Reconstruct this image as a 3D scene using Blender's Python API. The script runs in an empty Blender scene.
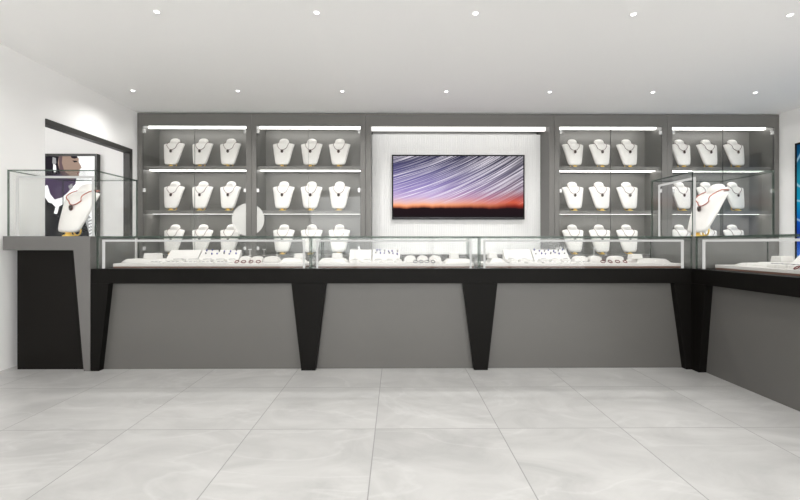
import bpy, bmesh, math, random
from mathutils import Vector, Matrix
random.seed(7)
sc = bpy.context.scene
COL = sc.collection
PI = math.pi

# ------------------------------------------------------------------ survey of the room
F = 428.0; T = 0.00935          # focal length in pixels of an 800-wide frame, tangent of the camera's small turn
HX, HY = 400.0, 243.0
def U(px, Y):                    # world x of a sight line at world depth Y
    s = (px-HX)/F
    return Y*(s+T)/(1-s*T)
def DEP(px, X):                  # world depth where a sight line meets the plane x = X
    s = (px-HX)/F
    return X*(1-s*T)/(s+T)
def ZZ(py, X, Y): return 1.0+(HY-py)/F*(Y+X*T)

XL, XR = -3.09, 4.64             # side walls
CEIL = 2.56
YB = 5.135                       # front plane of the wall cabinets
YI = 5.50                        # inside back of the wall cabinets
YF = 3.36                        # front plane of the counters
YREAR = -2.6

# ------------------------------------------------------------------ materials
def new_mat(name):
    m = bpy.data.materials.new(name); m.use_nodes = True
    nt = m.node_tree; nt.nodes.clear()
    out = nt.nodes.new('ShaderNodeOutputMaterial')
    return m, nt, out
def N(nt, t, **kw):
    n = nt.nodes.new(t)
    for k, v in kw.items():
        if k.startswith('i_'): n.inputs[k[2:].replace('_', ' ')].default_value = v
        else: setattr(n, k, v)
    return n
def pbr(name, col, rough=.5, metal=0, noise=.03, scale=8, spec=.5, coat=0):
    m, nt, out = new_mat(name)
    b = N(nt, 'ShaderNodeBsdfPrincipled'); b.inputs['Roughness'].default_value = rough
    b.inputs['Metallic'].default_value = metal; b.inputs['Specular IOR Level'].default_value = spec
    b.inputs['Coat Weight'].default_value = coat
    tc = N(nt, 'ShaderNodeTexCoord'); no = N(nt, 'ShaderNodeTexNoise'); no.inputs['Scale'].default_value = scale
    no.inputs['Detail'].default_value = 3
    nt.links.new(tc.outputs['Object'], no.inputs['Vector'])
    r = N(nt, 'ShaderNodeMapRange'); r.inputs['To Min'].default_value = 1-noise; r.inputs['To Max'].default_value = 1+noise
    nt.links.new(no.outputs['Fac'], r.inputs['Value'])
    mx = N(nt, 'ShaderNodeVectorMath', operation='SCALE'); mx.inputs[0].default_value = col
    nt.links.new(r.outputs['Result'], mx.inputs['Scale'])
    nt.links.new(mx.outputs['Vector'], b.inputs['Base Color'])
    nt.links.new(b.outputs[0], out.inputs[0])
    return m
def emit(name, col, strength):
    m, nt, out = new_mat(name)
    e = N(nt, 'ShaderNodeEmission'); e.inputs['Color'].default_value = (*col, 1); e.inputs['Strength'].default_value = strength
    nt.links.new(e.outputs[0], out.inputs[0]); return m
def glass(name, tint, ior=1.45, gain=1.0, rough=0.0):
    m, nt, out = new_mat(name)
    tr = N(nt, 'ShaderNodeBsdfTransparent'); tr.inputs['Color'].default_value = (*tint, 1)
    gl = N(nt, 'ShaderNodeBsdfGlossy'); gl.inputs['Roughness'].default_value = rough
    gl.inputs['Color'].default_value = (.95, .97, .97, 1)
    geo = N(nt, 'ShaderNodeNewGeometry')
    # the same reflectance whether the pane is met from the front or from behind
    mi = N(nt, 'ShaderNodeMath', operation='MULTIPLY'); mi.inputs[1].default_value = gain
    inv = N(nt, 'ShaderNodeMix', data_type='FLOAT')
    inv.inputs[2].default_value = ior; inv.inputs[3].default_value = 1/ior
    nt.links.new(geo.outputs['Backfacing'], inv.inputs[0]); 
    fr2 = N(nt, 'ShaderNodeFresnel'); fr2.inputs['IOR'].default_value = ior
    nt.links.new(inv.outputs[0], fr2.inputs['IOR'])
    nt.links.new(fr2.outputs[0], mi.inputs[0])
    lw = N(nt, 'ShaderNodeMath', operation='MINIMUM'); lw.inputs[1].default_value = .75
    nt.links.new(mi.outputs[0], lw.inputs[0])
    mx = N(nt, 'ShaderNodeMixShader')
    nt.links.new(lw.outputs[0], mx.inputs[0]); nt.links.new(tr.outputs[0], mx.inputs[1]); nt.links.new(gl.outputs[0], mx.inputs[2])
    nt.links.new(mx.outputs[0], out.inputs[0])
    return m

M = {}
M['wall'] = pbr('white wall paint', (.90, .893, .883), .65, noise=.012, scale=3)
M['ceil'] = pbr('white ceiling paint', (.955, .95, .94), .8, noise=.01, scale=2)
M['grey'] = pbr('warm grey lacquer', (.150, .146, .136), .38, noise=.03, scale=5)
M['grey_in'] = pbr('warm grey cabinet lining', (.205, .199, .187), .30, noise=.03, scale=5)
M['panel'] = pbr('taupe grey counter panel', (.102, .0985, .0915), .42, noise=.04, scale=4)
M['slab'] = pbr('grey stone slab', (.126, .123, .117), .35, noise=.06, scale=9)
M['black'] = pbr('black lacquer', (.0048, .0043, .0036), .5, noise=.1, scale=6, spec=.10)
M['blackp'] = pbr('black brown panel', (.0065, .0056, .0046), .5, noise=.1, scale=6, spec=.12)
M['frame'] = pbr('dark bronze frame', (.026, .025, .022), .4, noise=.05)
M['bezel'] = pbr('black plastic', (.004, .004, .004), .5, noise=.05, spec=.15)
M['white'] = pbr('white leatherette', (.84, .818, .79), .5, noise=.02, scale=30)
M['goods'] = pbr('white display leather', (.62, .607, .585), .5, noise=.03, scale=30)
M['board'] = pbr('white felt board', (.62, .60, .575), .7, noise=.02, scale=30)
M['brown'] = pbr('brown board edge', (.16, .085, .06), .5, noise=.1, scale=20)
M['flute'] = pbr('white fluted panel', (.88, .88, .87), .45, noise=.01, scale=4)
M['gold'] = pbr('polished gold', (1, .68, .15), .28, metal=.35, noise=.04)
M['chain'] = pbr('dark garnet chain', (.10, .025, .02), .35, metal=.3, noise=.2, scale=60)
M['redbead'] = pbr('red gold chain', (.42, .10, .06), .3, metal=.4, noise=.2, scale=60)
M['gem'] = pbr('smoky brown gem', (.045, .03, .025), .15, noise=.3, scale=60)
M['steel'] = pbr('brushed steel', (.55, .55, .54), .3, metal=.9, noise=.05)
M['alu'] = pbr('pale aluminium', (.75, .75, .74), .35, metal=.3, noise=.02)
M['blue'] = pbr('blue violet stone', (.03, .03, .25), .15, noise=.3, scale=80)
M['silver'] = pbr('dark silver', (.22, .22, .24), .25, metal=.7, noise=.1)
M['maroon'] = pbr('maroon ring', (.16, .03, .03), .25, metal=.2, noise=.2, scale=60)
M['hinge'] = pbr('polished hinge', (.85, .85, .84), .25, metal=.5, noise=.02)
M['pale_disc'] = pbr('plain pale disc', (.80, .80, .77), .6, noise=.02)
M['glass'] = glass('clear glass', (.991, .994, .992), gain=.32)
M['door_glass'] = glass('cabinet door glass', (.991, .994, .991), gain=.6)
M['edge'] = pbr('green glass edge', (.035, .06, .045), .25, noise=.2, scale=20)
def edge_mat():
    m, nt, out = new_mat('translucent green glass edge')
    tr = N(nt, 'ShaderNodeBsdfTransparent'); tr.inputs['Color'].default_value = (.75, .85, .78, 1)
    d = N(nt, 'ShaderNodeBsdfPrincipled'); d.inputs['Base Color'].default_value = (.03, .05, .038, 1); d.inputs['Roughness'].default_value = .25
    no = N(nt, 'ShaderNodeTexNoise'); no.inputs['Scale'].default_value = 12
    r = N(nt, 'ShaderNodeMapRange'); r.inputs['To Min'].default_value = .66; r.inputs['To Max'].default_value = .84
    mx = N(nt, 'ShaderNodeMixShader'); nt.links.new(no.outputs['Fac'], r.inputs['Value']); nt.links.new(r.outputs[0], mx.inputs[0])
    nt.links.new(tr.outputs[0], mx.inputs[1]); nt.links.new(d.outputs[0], mx.inputs[2]); nt.links.new(mx.outputs[0], out.inputs[0])
    return m
M['edge'] = edge_mat()
M['edge2'] = pbr('dark door edge', (.05, .05, .048), .4, noise=.1)
M['led'] = emit('led strip light', (1, .985, .95), 4.2)
M['niche_led'] = emit('niche strip light', (1, .985, .95), 1.1)
M['ledrail'] = emit('led case rail', (1, .985, .955), .46)
M['lamp'] = emit('downlight lens', (1, .98, .95), 6)
M['chrome'] = pbr('white lamp trim', (.85, .85, .84), .4)
M['white_print'] = emit('backlit white', (1, 1, 1), 1.1)

# pale round mark that lets the cabinet show partly through
def pale_disc_mat():
    m, nt, out = new_mat('see-through pale disc')
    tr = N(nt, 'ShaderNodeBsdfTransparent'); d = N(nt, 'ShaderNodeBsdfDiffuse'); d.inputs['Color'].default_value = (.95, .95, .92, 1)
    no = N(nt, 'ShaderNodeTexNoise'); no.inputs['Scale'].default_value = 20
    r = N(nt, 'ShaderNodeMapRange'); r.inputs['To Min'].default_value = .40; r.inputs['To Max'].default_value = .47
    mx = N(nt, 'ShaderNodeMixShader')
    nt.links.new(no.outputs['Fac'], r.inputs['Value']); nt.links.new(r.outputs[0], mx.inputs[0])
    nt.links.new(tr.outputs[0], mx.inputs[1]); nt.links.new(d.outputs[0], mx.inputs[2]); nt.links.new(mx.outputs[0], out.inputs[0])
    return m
M['pale_disc'] = pale_disc_mat()

def floor_mat():
    m, nt, out = new_mat('pale marble floor tiles')
    L = nt.links.new
    b = N(nt, 'ShaderNodeBsdfPrincipled')
    tc = N(nt, 'ShaderNodeTexCoord'); sp = N(nt, 'ShaderNodeSeparateXYZ'); L(tc.outputs['Object'], sp.inputs[0])
    S = .664
    def joint(sock, off):
        a = N(nt, 'ShaderNodeMath', operation='SUBTRACT'); a.inputs[1].default_value = off; L(sock, a.inputs[0])
        d = N(nt, 'ShaderNodeMath', operation='DIVIDE'); d.inputs[1].default_value = S; L(a.outputs[0], d.inputs[0])
        fr = N(nt, 'ShaderNodeMath', operation='FRACT'); L(d.outputs[0], fr.inputs[0])
        s = N(nt, 'ShaderNodeMath', operation='SUBTRACT'); s.inputs[1].default_value = .5; L(fr.outputs[0], s.inputs[0])
        ab = N(nt, 'ShaderNodeMath', operation='ABSOLUTE'); L(s.outputs[0], ab.inputs[0])
        g = N(nt, 'ShaderNodeMath', operation='GREATER_THAN'); g.inputs[1].default_value = .5-.0026/S; L(ab.outputs[0], g.inputs[0])
        fl = N(nt, 'ShaderNodeMath', operation='FLOOR'); L(d.outputs[0], fl.inputs[0])
        return g.outputs[0], fl.outputs[0]
    gx, fx = joint(sp.outputs['X'], -.111); gy, fy = joint(sp.outputs['Y'], 2.968-3.32+.0)
    mxg = N(nt, 'ShaderNodeMath', operation='MAXIMUM'); L(gx, mxg.inputs[0]); L(gy, mxg.inputs[1])
    # each tile has its own piece of stone
    cb = N(nt, 'ShaderNodeCombineXYZ'); L(fx, cb.inputs[0]); L(fy, cb.inputs[1])
    wn = N(nt, 'ShaderNodeTexWhiteNoise', noise_dimensions='3D'); L(cb.outputs[0], wn.inputs['Vector'])
    sc1 = N(nt, 'ShaderNodeVectorMath', operation='SCALE'); sc1.inputs['Scale'].default_value = 9; L(wn.outputs['Color'], sc1.inputs[0])
    ad = N(nt, 'ShaderNodeVectorMath', operation='ADD'); L(tc.outputs['Object'], ad.inputs[0]); L(sc1.outputs[0], ad.inputs[1])
    mp = N(nt, 'ShaderNodeMapping'); mp.inputs['Scale'].default_value = (1, 1.6, 1); mp.inputs['Rotation'].default_value = (0, 0, .5)
    L(ad.outputs[0], mp.inputs[0])
    n1 = N(nt, 'ShaderNodeTexNoise'); n1.inputs['Scale'].default_value = 2.2; n1.inputs['Detail'].default_value = 8; n1.inputs['Distortion'].default_value = 1.2; n1.inputs['Roughness'].default_value = .6
    L(mp.outputs[0], n1.inputs['Vector'])
    cr = N(nt, 'ShaderNodeValToRGB')
    e = cr.color_ramp.elements; e[0].position = .3; e[0].color = (.37, .367, .359, 1); e[1].position = .66; e[1].color = (.475, .471, .46, 1)
    L(n1.outputs['Fac'], cr.inputs[0])
    n2 = N(nt, 'ShaderNodeTexNoise'); n2.inputs['Scale'].default_value = .9; n2.inputs['Detail'].default_value = 7; n2.inputs['Distortion'].default_value = 1.1
    L(mp.outputs[0], n2.inputs['Vector'])
    v1 = N(nt, 'ShaderNodeMath', operation='SUBTRACT'); v1.inputs[1].default_value = .5; L(n2.outputs['Fac'], v1.inputs[0])
    v2 = N(nt, 'ShaderNodeMath', operation='ABSOLUTE'); L(v1.outputs[0], v2.inputs[0])
    v3 = N(nt, 'ShaderNodeMapRange'); v3.inputs['From Max'].default_value = .018; v3.inputs['To Min'].default_value = .13; v3.inputs['To Max'].default_value = 0
    L(v2.outputs[0], v3.inputs['Value'])
    mv = N(nt, 'ShaderNodeMix', data_type='RGBA'); mv.inputs[7].default_value = (.72, .72, .71, 1)
    L(v3.outputs[0], mv.inputs[0]); L(cr.outputs[0], mv.inputs[6])
    mg = N(nt, 'ShaderNodeMix', data_type='RGBA'); mg.inputs[7].default_value = (.25, .247, .24, 1)
    L(mxg.outputs[0], mg.inputs[0]); L(mv.outputs[2], mg.inputs[6])
    L(mg.outputs[2], b.inputs['Base Color'])
    b.inputs['Roughness'].default_value = .28; b.inputs['Specular IOR Level'].default_value = .35
    L(b.outputs[0], out.inputs[0]); return m
M['floor'] = floor_mat()

def screen_mat(W, H):
    """night sky with curved star trails over a sunset horizon; object coordinates, x across, z up, origin at centre"""
    m, nt, out = new_mat('star trail screen picture'); L = nt.links.new
    tc = N(nt, 'ShaderNodeTexCoord'); sp = N(nt, 'ShaderNodeSeparateXYZ'); L(tc.outputs['Object'], sp.inputs[0])
    def mth(op, a, b=None, c=None):
        n = N(nt, 'ShaderNodeMath', operation=op)
        for i, v in enumerate((a, b, c)):
            if v is None: continue
            if isinstance(v, (int, float)): n.inputs[i].default_value = v
            else: L(v, n.inputs[i])
        return n.outputs[0]
    u = mth('DIVIDE', sp.outputs['X'], W); v = mth('DIVIDE', sp.outputs['Z'], H)      # -.5 .. .5
    dx = mth('ADD', sp.outputs['X'], .5*W+.77*W); dz = mth('SUBTRACT', 2.9*W, sp.outputs['Z'])
    r = mth('SQRT', mth('ADD', mth('MULTIPLY', dx, dx), mth('MULTIPLY', dz, dz)))
    an = mth('ARCTAN2', dx, dz)
    def streak(fr, fa, lo, hi, off):
        cb = N(nt, 'ShaderNodeCombineXYZ'); L(mth('MULTIPLY', r, fr), cb.inputs[0]); L(mth('MULTIPLY', an, fa), cb.inputs[1]); cb.inputs[2].default_value = off
        n = N(nt, 'ShaderNodeTexNoise'); n.inputs['Scale'].default_value = 1; n.inputs['Detail'].default_value = 2; n.inputs['Roughness'].default_value = .7
        L(cb.outputs[0], n.inputs['Vector'])
        mr = N(nt, 'ShaderNodeMapRange'); mr.inputs['From Min'].default_value = lo; mr.inputs['From Max'].default_value = hi
        L(n.outputs['Fac'], mr.inputs['Value']); return mr.outputs[0]
    s1 = streak(40, 2.4, .46, .66, 0); s2 = streak(90, 4.5, .52, .68, 5); 
    n3 = streak(9, 3, .35, .65, 9)
    # sky colour by height
    cr = N(nt, 'ShaderNodeValToRGB'); el = cr.color_ramp.elements
    stops = [(0, (.012, .008, .010)), (.15, (.014, .008, .010)), (.175, (.40, .12, .06)), (.205, (.78, .34, .17)), (.25, (.66, .40, .38)), (.34, (.44, .32, .52)), (.45, (.28, .22, .45)), (.6, (.15, .12, .31)), (.8, (.06, .055, .15)), (1, (.02, .02, .055))]
    el[0].position, el[0].color = stops[0][0], (*stops[0][1], 1); el[1].position, el[1].color = stops[-1][0], (*stops[-1][1], 1)
    for p, c in stops[1:-1]:
        q = el.new(p); q.color = (*c, 1)
    hn = N(nt, 'ShaderNodeTexNoise'); hn.inputs['Scale'].default_value = 6; hn.inputs['Detail'].default_value = 5
    cbx = N(nt, 'ShaderNodeCombineXYZ'); L(u, cbx.inputs[0]); L(cbx.outputs[0], hn.inputs['Vector'])
    vv = mth('ADD', mth('ADD', v, .512), mth('MULTIPLY', mth('SUBTRACT', hn.outputs['Fac'], .5), .09))
    L(vv, cr.inputs[0])
    # right side redder and greyer
    redr = N(nt, 'ShaderNodeValToRGB'); e2 = redr.color_ramp.elements
    st2 = [(0, (.012, .008, .010)), (.14, (.014, .008, .010)), (.18, (.16, .02, .015)), (.24, (.50, .08, .04)), (.34, (.30, .07, .08)), (.46, (.17, .11, .16)), (.7, (.10, .09, .13)), (1, (.018, .018, .028))]
    e2[0].position, e2[0].color = st2[0][0], (*st2[0][1], 1); e2[1].position, e2[1].color = st2[-1][0], (*st2[-1][1], 1)
    for p, c in st2[1:-1]:
        q = e2.new(p); q.color = (*c, 1)
    L(vv, redr.inputs[0])
    ms = N(nt, 'ShaderNodeMix', data_type='RGBA'); mrr = N(nt, 'ShaderNodeMapRange'); mrr.inputs['From Min'].default_value = -.2; mrr.inputs['From Max'].default_value = .42
    L(u, mrr.inputs['Value']); L(mrr.outputs[0], ms.inputs[0]); L(cr.outputs[0], ms.inputs[6]); L(redr.outputs[0], ms.inputs[7])
    # trails
    up = N(nt, 'ShaderNodeMapRange'); up.inputs['From Min'].default_value = .2; up.inputs['From Max'].default_value = .42; L(vv, up.inputs['Value'])
    tot = mth('MULTIPLY', mth('MULTIPLY', mth('ADD', mth('MULTIPLY', s1, .36), mth('MULTIPLY', s2, .8)), up.outputs[0]), mth('ADD', .2, mth('MULTIPLY', n3, 1.5)))
    mt = N(nt, 'ShaderNodeMix', data_type='RGBA'); mt.inputs[7].default_value = (.85, .80, .88, 1)
    tcl = mth('MINIMUM', tot, .95)
    L(tcl, mt.inputs[0]); L(ms.outputs[2], mt.inputs[6])
    e = N(nt, 'ShaderNodeEmission'); L(mt.outputs[2], e.inputs['Color']); e.inputs['Strength'].default_value = 1.0
    L(e.outputs[0], out.inputs[0]); return m

def blue_poster_mat():
    m, nt, out = new_mat('blue backlit print'); L = nt.links.new
    tc = N(nt, 'ShaderNodeTexCoord'); sp = N(nt, 'ShaderNodeSeparateXYZ'); L(tc.outputs['Object'], sp.inputs[0])
    mr = N(nt, 'ShaderNodeMapRange'); mr.inputs['From Min'].default_value = .35; mr.inputs['From Max'].default_value = 2.15; L(sp.outputs['Z'], mr.inputs['Value'])
    cr = N(nt, 'ShaderNodeValToRGB'); el = cr.color_ramp.elements
    el[0].position = 0; el[0].color = (.05, .20, .70, 1); el[1].position = 1; el[1].color = (.005, .06, .16, 1)
    for p, c in ((.30, (.03, .18, .75)), (.40, (.01, .03, .42)), (.50, (.01, .12, .55)), (.62, (.01, .34, .58)), (.78, (.02, .30, .42)), (.9, (.01, .12, .26))):
        q = el.new(p); q.color = (*c, 1)
    L(mr.outputs[0], cr.inputs[0])
    wv = N(nt, 'ShaderNodeTexWave', wave_type='RINGS', rings_direction='SPHERICAL'); wv.inputs['Scale'].default_value = 1.6; wv.inputs['Distortion'].default_value = 5; wv.inputs['Detail'].default_value = 2
    mp = N(nt, 'ShaderNodeMapping'); mp.inputs['Location'].default_value = (-4.6, -4.6, -1.85); L(tc.outputs['Object'], mp.inputs[0]); L(mp.outputs[0], wv.inputs['Vector'])
    r2 = N(nt, 'ShaderNodeMapRange'); r2.inputs['From Min'].default_value = .93; r2.inputs['From Max'].default_value = 1; r2.inputs['To Max'].default_value = .6; L(wv.outputs['Fac'], r2.inputs['Value'])
    mx = N(nt, 'ShaderNodeMix', data_type='RGBA'); mx.inputs[7].default_value = (.6, .9, 1, 1)
    L(r2.outputs[0], mx.inputs[0]); L(cr.outputs[0], mx.inputs[6])
    e = N(nt, 'ShaderNodeEmission'); e.inputs['Strength'].default_value = .55; L(mx.outputs[2], e.inputs['Color']); L(e.outputs[0], out.inputs[0]); return m
M['blueposter'] = blue_poster_mat()

# ------------------------------------------------------------------ mesh helpers
def bm_box(bm, x0, x1, y0, y1, z0, z1, mi=0):
    vs = [bm.verts.new(p) for p in ((x0,y0,z0),(x1,y0,z0),(x1,y1,z0),(x0,y1,z0),(x0,y0,z1),(x1,y0,z1),(x1,y1,z1),(x0,y1,z1))]
    fs = []
    for q in ((0,3,2,1),(4,5,6,7),(0,1,5,4),(1,2,6,5),(2,3,7,6),(3,0,4,7)):
        f = bm.faces.new([vs[i] for i in q]); f.material_index = mi; fs.append(f)
    return fs
def bm_prism(bm, pts, a0, a1, axis='y', mi=0):
    """polygon pts (two coords) extruded along axis"""
    def P(p, a):
        return (p[0], a, p[1]) if axis == 'y' else ((a, p[0], p[1]) if axis == 'x' else (p[0], p[1], a))
    A = [bm.verts.new(P(p, a0)) for p in pts]; B = [bm.verts.new(P(p, a1)) for p in pts]
    n = len(pts); fs = [bm.faces.new(A), bm.faces.new(B[::-1])]
    for i in range(n): fs.append(bm.faces.new((A[i], B[i], B[(i+1) % n], A[(i+1) % n])))
    for f in fs: f.material_index = mi
    bmesh.ops.recalc_face_normals(bm, faces=fs)
    return fs
def bm_tube(bm, pts, r, seg=8, closed=False, mi=0, cap=True):
    pts = [Vector(p) for p in pts]; n = len(pts); rings = []
    ref = None
    for i, p in enumerate(pts):
        a = pts[(i-1) % n] if (closed or i > 0) else p; b = pts[(i+1) % n] if (closed or i < n-1) else p
        t = (b-a).normalized()
        if ref is None: ref = t.orthogonal().normalized()
        ref = (ref - t*ref.dot(t))
        ref = ref.normalized() if ref.length > 1e-6 else t.orthogonal().normalized()
        bi = t.cross(ref)
        rings.append([bm.verts.new(p + (ref*math.cos(2*PI*k/seg)+bi*math.sin(2*PI*k/seg))*r) for k in range(seg)])
    m = n if closed else n-1
    for i in range(m):
        A, B = rings[i], rings[(i+1) % n]
        for k in range(seg):
            f = bm.faces.new((A[k], A[(k+1) % seg], B[(k+1) % seg], B[k])); f.material_index = mi; f.smooth = True
    if not closed and cap:
        bm.faces.new(rings[0][::-1]).material_index = mi; bm.faces.new(rings[-1]).material_index = mi
def bm_lathe(bm, prof, c=(0,0,0), seg=24, mi=0):
    rings = []
    for r, z in prof:
        rings.append([bm.verts.new((c[0]+r*math.cos(2*PI*k/seg), c[1]+r*math.sin(2*PI*k/seg), c[2]+z)) for k in range(seg)])
    for A, B in zip(rings, rings[1:]):
        for k in range(seg):
            f = bm.faces.new((A[k], A[(k+1) % seg], B[(k+1) % seg], B[k])); f.material_index = mi; f.smooth = True
    bm.faces.new(rings[0][::-1]).material_index = mi; bm.faces.new(rings[-1]).material_index = mi
def obj(name, bm, mats, parent=None, bevel=0, loc=None, shade=None):
    me = bpy.data.meshes.new(name); bm.normal_update(); bm.to_mesh(me); bm.free()
    for mm in (mats if isinstance(mats, (list, tuple)) else [mats]): me.materials.append(mm)
    o = bpy.data.objects.new(name, me); COL.objects.link(o)
    if parent: o.parent = parent
    if loc: o.location = loc
    if bevel:
        b = o.modifiers.new('soft edge', 'BEVEL'); b.width = bevel; b.segments = 2; b.limit_method = 'ANGLE'
    return o
def tag(o, label=None, cat=None, group=None, kind=None):
    if label: o['label'] = label
    if cat: o['category'] = cat
    if group: o['group'] = group
    if kind: o['kind'] = kind
    return o
def empty(name, loc, label, cat, group=None, rz=0):
    o = bpy.data.objects.new(name, None); COL.objects.link(o); o.location = loc; o.rotation_euler = (0, 0, rz)
    o.empty_display_size = .1
    return tag(o, label, cat, group)
def kids(o): return [c for c in bpy.data.objects if c.parent == o]
def copy_tree(o, parent=None):
    c = o.copy(); COL.objects.link(c); c.parent = parent
    for ch in kids(o): copy_tree(ch, c)
    return c
def box_obj(name, x0, x1, y0, y1, z0, z1, mat, parent=None, bevel=0):
    bm = bmesh.new(); bm_box(bm, x0, x1, y0, y1, z0, z1); return obj(name, bm, mat, parent, bevel)
def pane(name, x0, x1, y0, y1, z0, z1, parent, gm='glass', em='edge'):
    """a real sheet of glass: clear faces, dark green polished edges"""
    bm = bmesh.new(); fs = bm_box(bm, x0, x1, y0, y1, z0, z1)
    d = (x1-x0, y1-y0, z1-z0); th = d.index(min(d))
    for f in fs:
        nrm = f.normal if f.normal.length else None
        f.normal_update(); n = f.normal
        f.material_index = 0 if abs(n[th]) > .9 else 1
    return obj(name, bm, [M[gm], M[em]], parent)
def structure(o): o['kind'] = 'structure'; return o

# ------------------------------------------------------------------ room shell
bm = bmesh.new(); bm_box(bm, -6.6, XR+.15, YREAR-.1-3.32, 6.0-3.32, -.12, 0)
fl = structure(obj('floor', bm, M['floor'])); fl.location = (0, 3.32, 0)
structure(box_obj('ceiling', -6.6, XR+.15, YREAR-.1, 6.0, CEIL, CEIL+.12, M['ceil']))
DY0, DY1, DZ = DEP(45, XL), DEP(131.5, XL), 2.095      # doorway in the left wall
bm = bmesh.new()
bm_box(bm, XL-.12, XL, YREAR-.1, DY0, 0, CEIL)
bm_box(bm, XL-.12, XL, DY1, 5.9, 0, CEIL)
bm_box(bm, XL-.12, XL, DY0, DY1, DZ, CEIL)
structure(obj('wall_left', bm, M['wall']))
structure(box_obj('wall_right', XR, XR+.12, YREAR-.1, 5.9, 0, CEIL, M['wall']))
structure(box_obj('wall_back', XL-.12, XR+.12, 5.62, 5.74, 0, CEIL, M['wall']))
# behind the camera: unseen front wall, its wide window added for soft frontal light
bm = bmesh.new()
bm_box(bm, XL-.12, -2.6, YREAR-.1, YREAR, 0, CEIL); bm_box(bm, 4.2, XR+.12, YREAR-.1, YREAR, 0, CEIL)
bm_box(bm, -2.6, 4.2, YREAR-.1, YREAR, 2.4, CEIL); bm_box(bm, -2.6, 4.2, YREAR-.1, YREAR, 0, .15)
structure(obj('wall_front', bm, M['wall']))
# dark metal frame at the head and far side of the doorway
bm = bmesh.new()
bm_box(bm, XL-.06, XL+.012, DY0, DY1, DZ-.052, DZ)
bm_box(bm, XL-.06, XL+.012, DY1-.055, DY1, 0, DZ-.052)
dr = structure(obj('door_1', bm, M['frame']))
# the room beyond the doorway
structure(box_obj('wall_far_room', -6.4, XL-.121, 5.42, 5.54, 0, CEIL, M['wall']))
structure(box_obj('wall_far_room_left', -6.52, -6.4, 2.0, 5.54, 0, CEIL, M['wall']))
structure(box_obj('wall_far_room_front', -6.4, XL-.121, 1.9, 2.0, 0, CEIL, M['wall']))
# skirting
structure(box_obj('baseboard_left', XL, XL+.01, YREAR, 3.3, 0, .06, M['wall']))

# ------------------------------------------------------------------ ceiling downlights
proto = empty('ceiling_downlight', (0, 0, 0), 'x', 'ceiling light')
bm = bmesh.new(); bm_lathe(bm, [(.023, 0), (.023, -.004), (.019, -.005), (.016, -.002)], seg=28); obj('trim_ring', bm, M['chrome'], proto)
bm = bmesh.new(); bm_lathe(bm, [(.0165, -.0025), (.0155, -.0045)], seg=24); obj('lens', bm, M['lamp'], proto)
names_x = {-2: 'far left', -1: 'second from left', 0: 'third from left', 1: 'fourth from left', 2: 'fifth from left', 3: 'sixth from left', 4:'far right'}
first = True
for r, (py_, Y) in enumerate(((91, 4.40), (12.5, 2.90), (0, 1.40), (0, -.10), (0, -1.6))):
    for k in range(7):
        X = -2.69 + (1.069 if r == 0 else 1.0765)*k
        if r == 1 and k == 0: pass
        o = proto if first else copy_tree(proto); first = False
        o.location = (X, Y, CEIL)
        pos = ('far left', 'second from left', 'third from left', 'fourth from left', 'fifth from left', 'sixth from left', 'far right')[k]
        if r == 0: lab = 'small round ceiling downlight, %s in the row nearest the wall cabinets' % pos
        elif r == 1:
            pos1 = ('x', 'first from left', 'second from left', 'third from left', 'fourth from left', 'at the right edge of the photo', 'x')[k]
            lab = 'small round ceiling downlight in the nearer row, ' + pos1
        else: lab = 'ceiling downlight out of view behind the camera'
        tag(o, lab, 'ceiling light', 'recessed ceiling downlights')
        if r > 1 or (r == 1 and k in (0, 6)): o['group'] = 'downlights behind the camera'; o['label'] = 'ceiling downlight out of view over the shop floor'
        ld = bpy.data.lights.new('downlight_beam', 'SPOT'); ld.energy = (33, 15, 15, 15, 14)[r]*(.55 if k == 0 else 1)
        ld.spot_size = math.radians(150); ld.spot_blend = .9; ld.shadow_soft_size = .05; ld.color = (1, .985, .968)
        lo = bpy.data.objects.new('downlight_beam', ld); COL.objects.link(lo); lo.location = (X, Y, CEIL-.02)
# far room lamp
ld = bpy.data.lights.new('far_room_lamp', 'POINT'); ld.energy = 27; ld.shadow_soft_size = .15
lo = bpy.data.objects.new('far_room_lamp', ld); COL.objects.link(lo); lo.location = (-4.6, 3.7, 2.3)

# ------------------------------------------------------------------ wall cabinets
SEAM = [U(p, YB) for p in (137.2, 251.3, 365.5, 554.5, 667.3, 779.2)]
SEAM[0] = XL+.004
ST = .062
VAL = 2.404
SHELF = [1.925, 1.393]; BASET = .86
GX = .0015
def carcass(bm, x0, x1, bottom=True):
    bm_box(bm, x0+GX, x0+ST, YB, 5.60, 0, 2.548)          # left upright
    bm_box(bm, x1-ST, x1-GX, YB, 5.60, 0, 2.548)
    bm_box(bm, x0+ST, x1-ST, YB, YB+.03, VAL, 2.548)      # valance
    bm_box(bm, x0+ST, x1-ST, YB+.03, 5.60, VAL+.045, 2.548)
pos_names = ['far left', 'centre left', 'centre right', 'far right']
unit_x = [(SEAM[0], SEAM[1]), (SEAM[1], SEAM[2]), (SEAM[3], SEAM[4]), (SEAM[4], SEAM[5])]
unit_lab = ['grey glass-fronted wall cabinet beside the left doorway',
            'grey glass-fronted wall cabinet just left of the screen niche',
            'grey glass-fronted wall cabinet just right of the screen niche',
            'grey glass-fronted wall cabinet at the right end against the white wall']
DISC_C = (U(248, YB), ZZ(219.5, -1.8, YB)); DISC_R = 16.2/F*5.12
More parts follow.
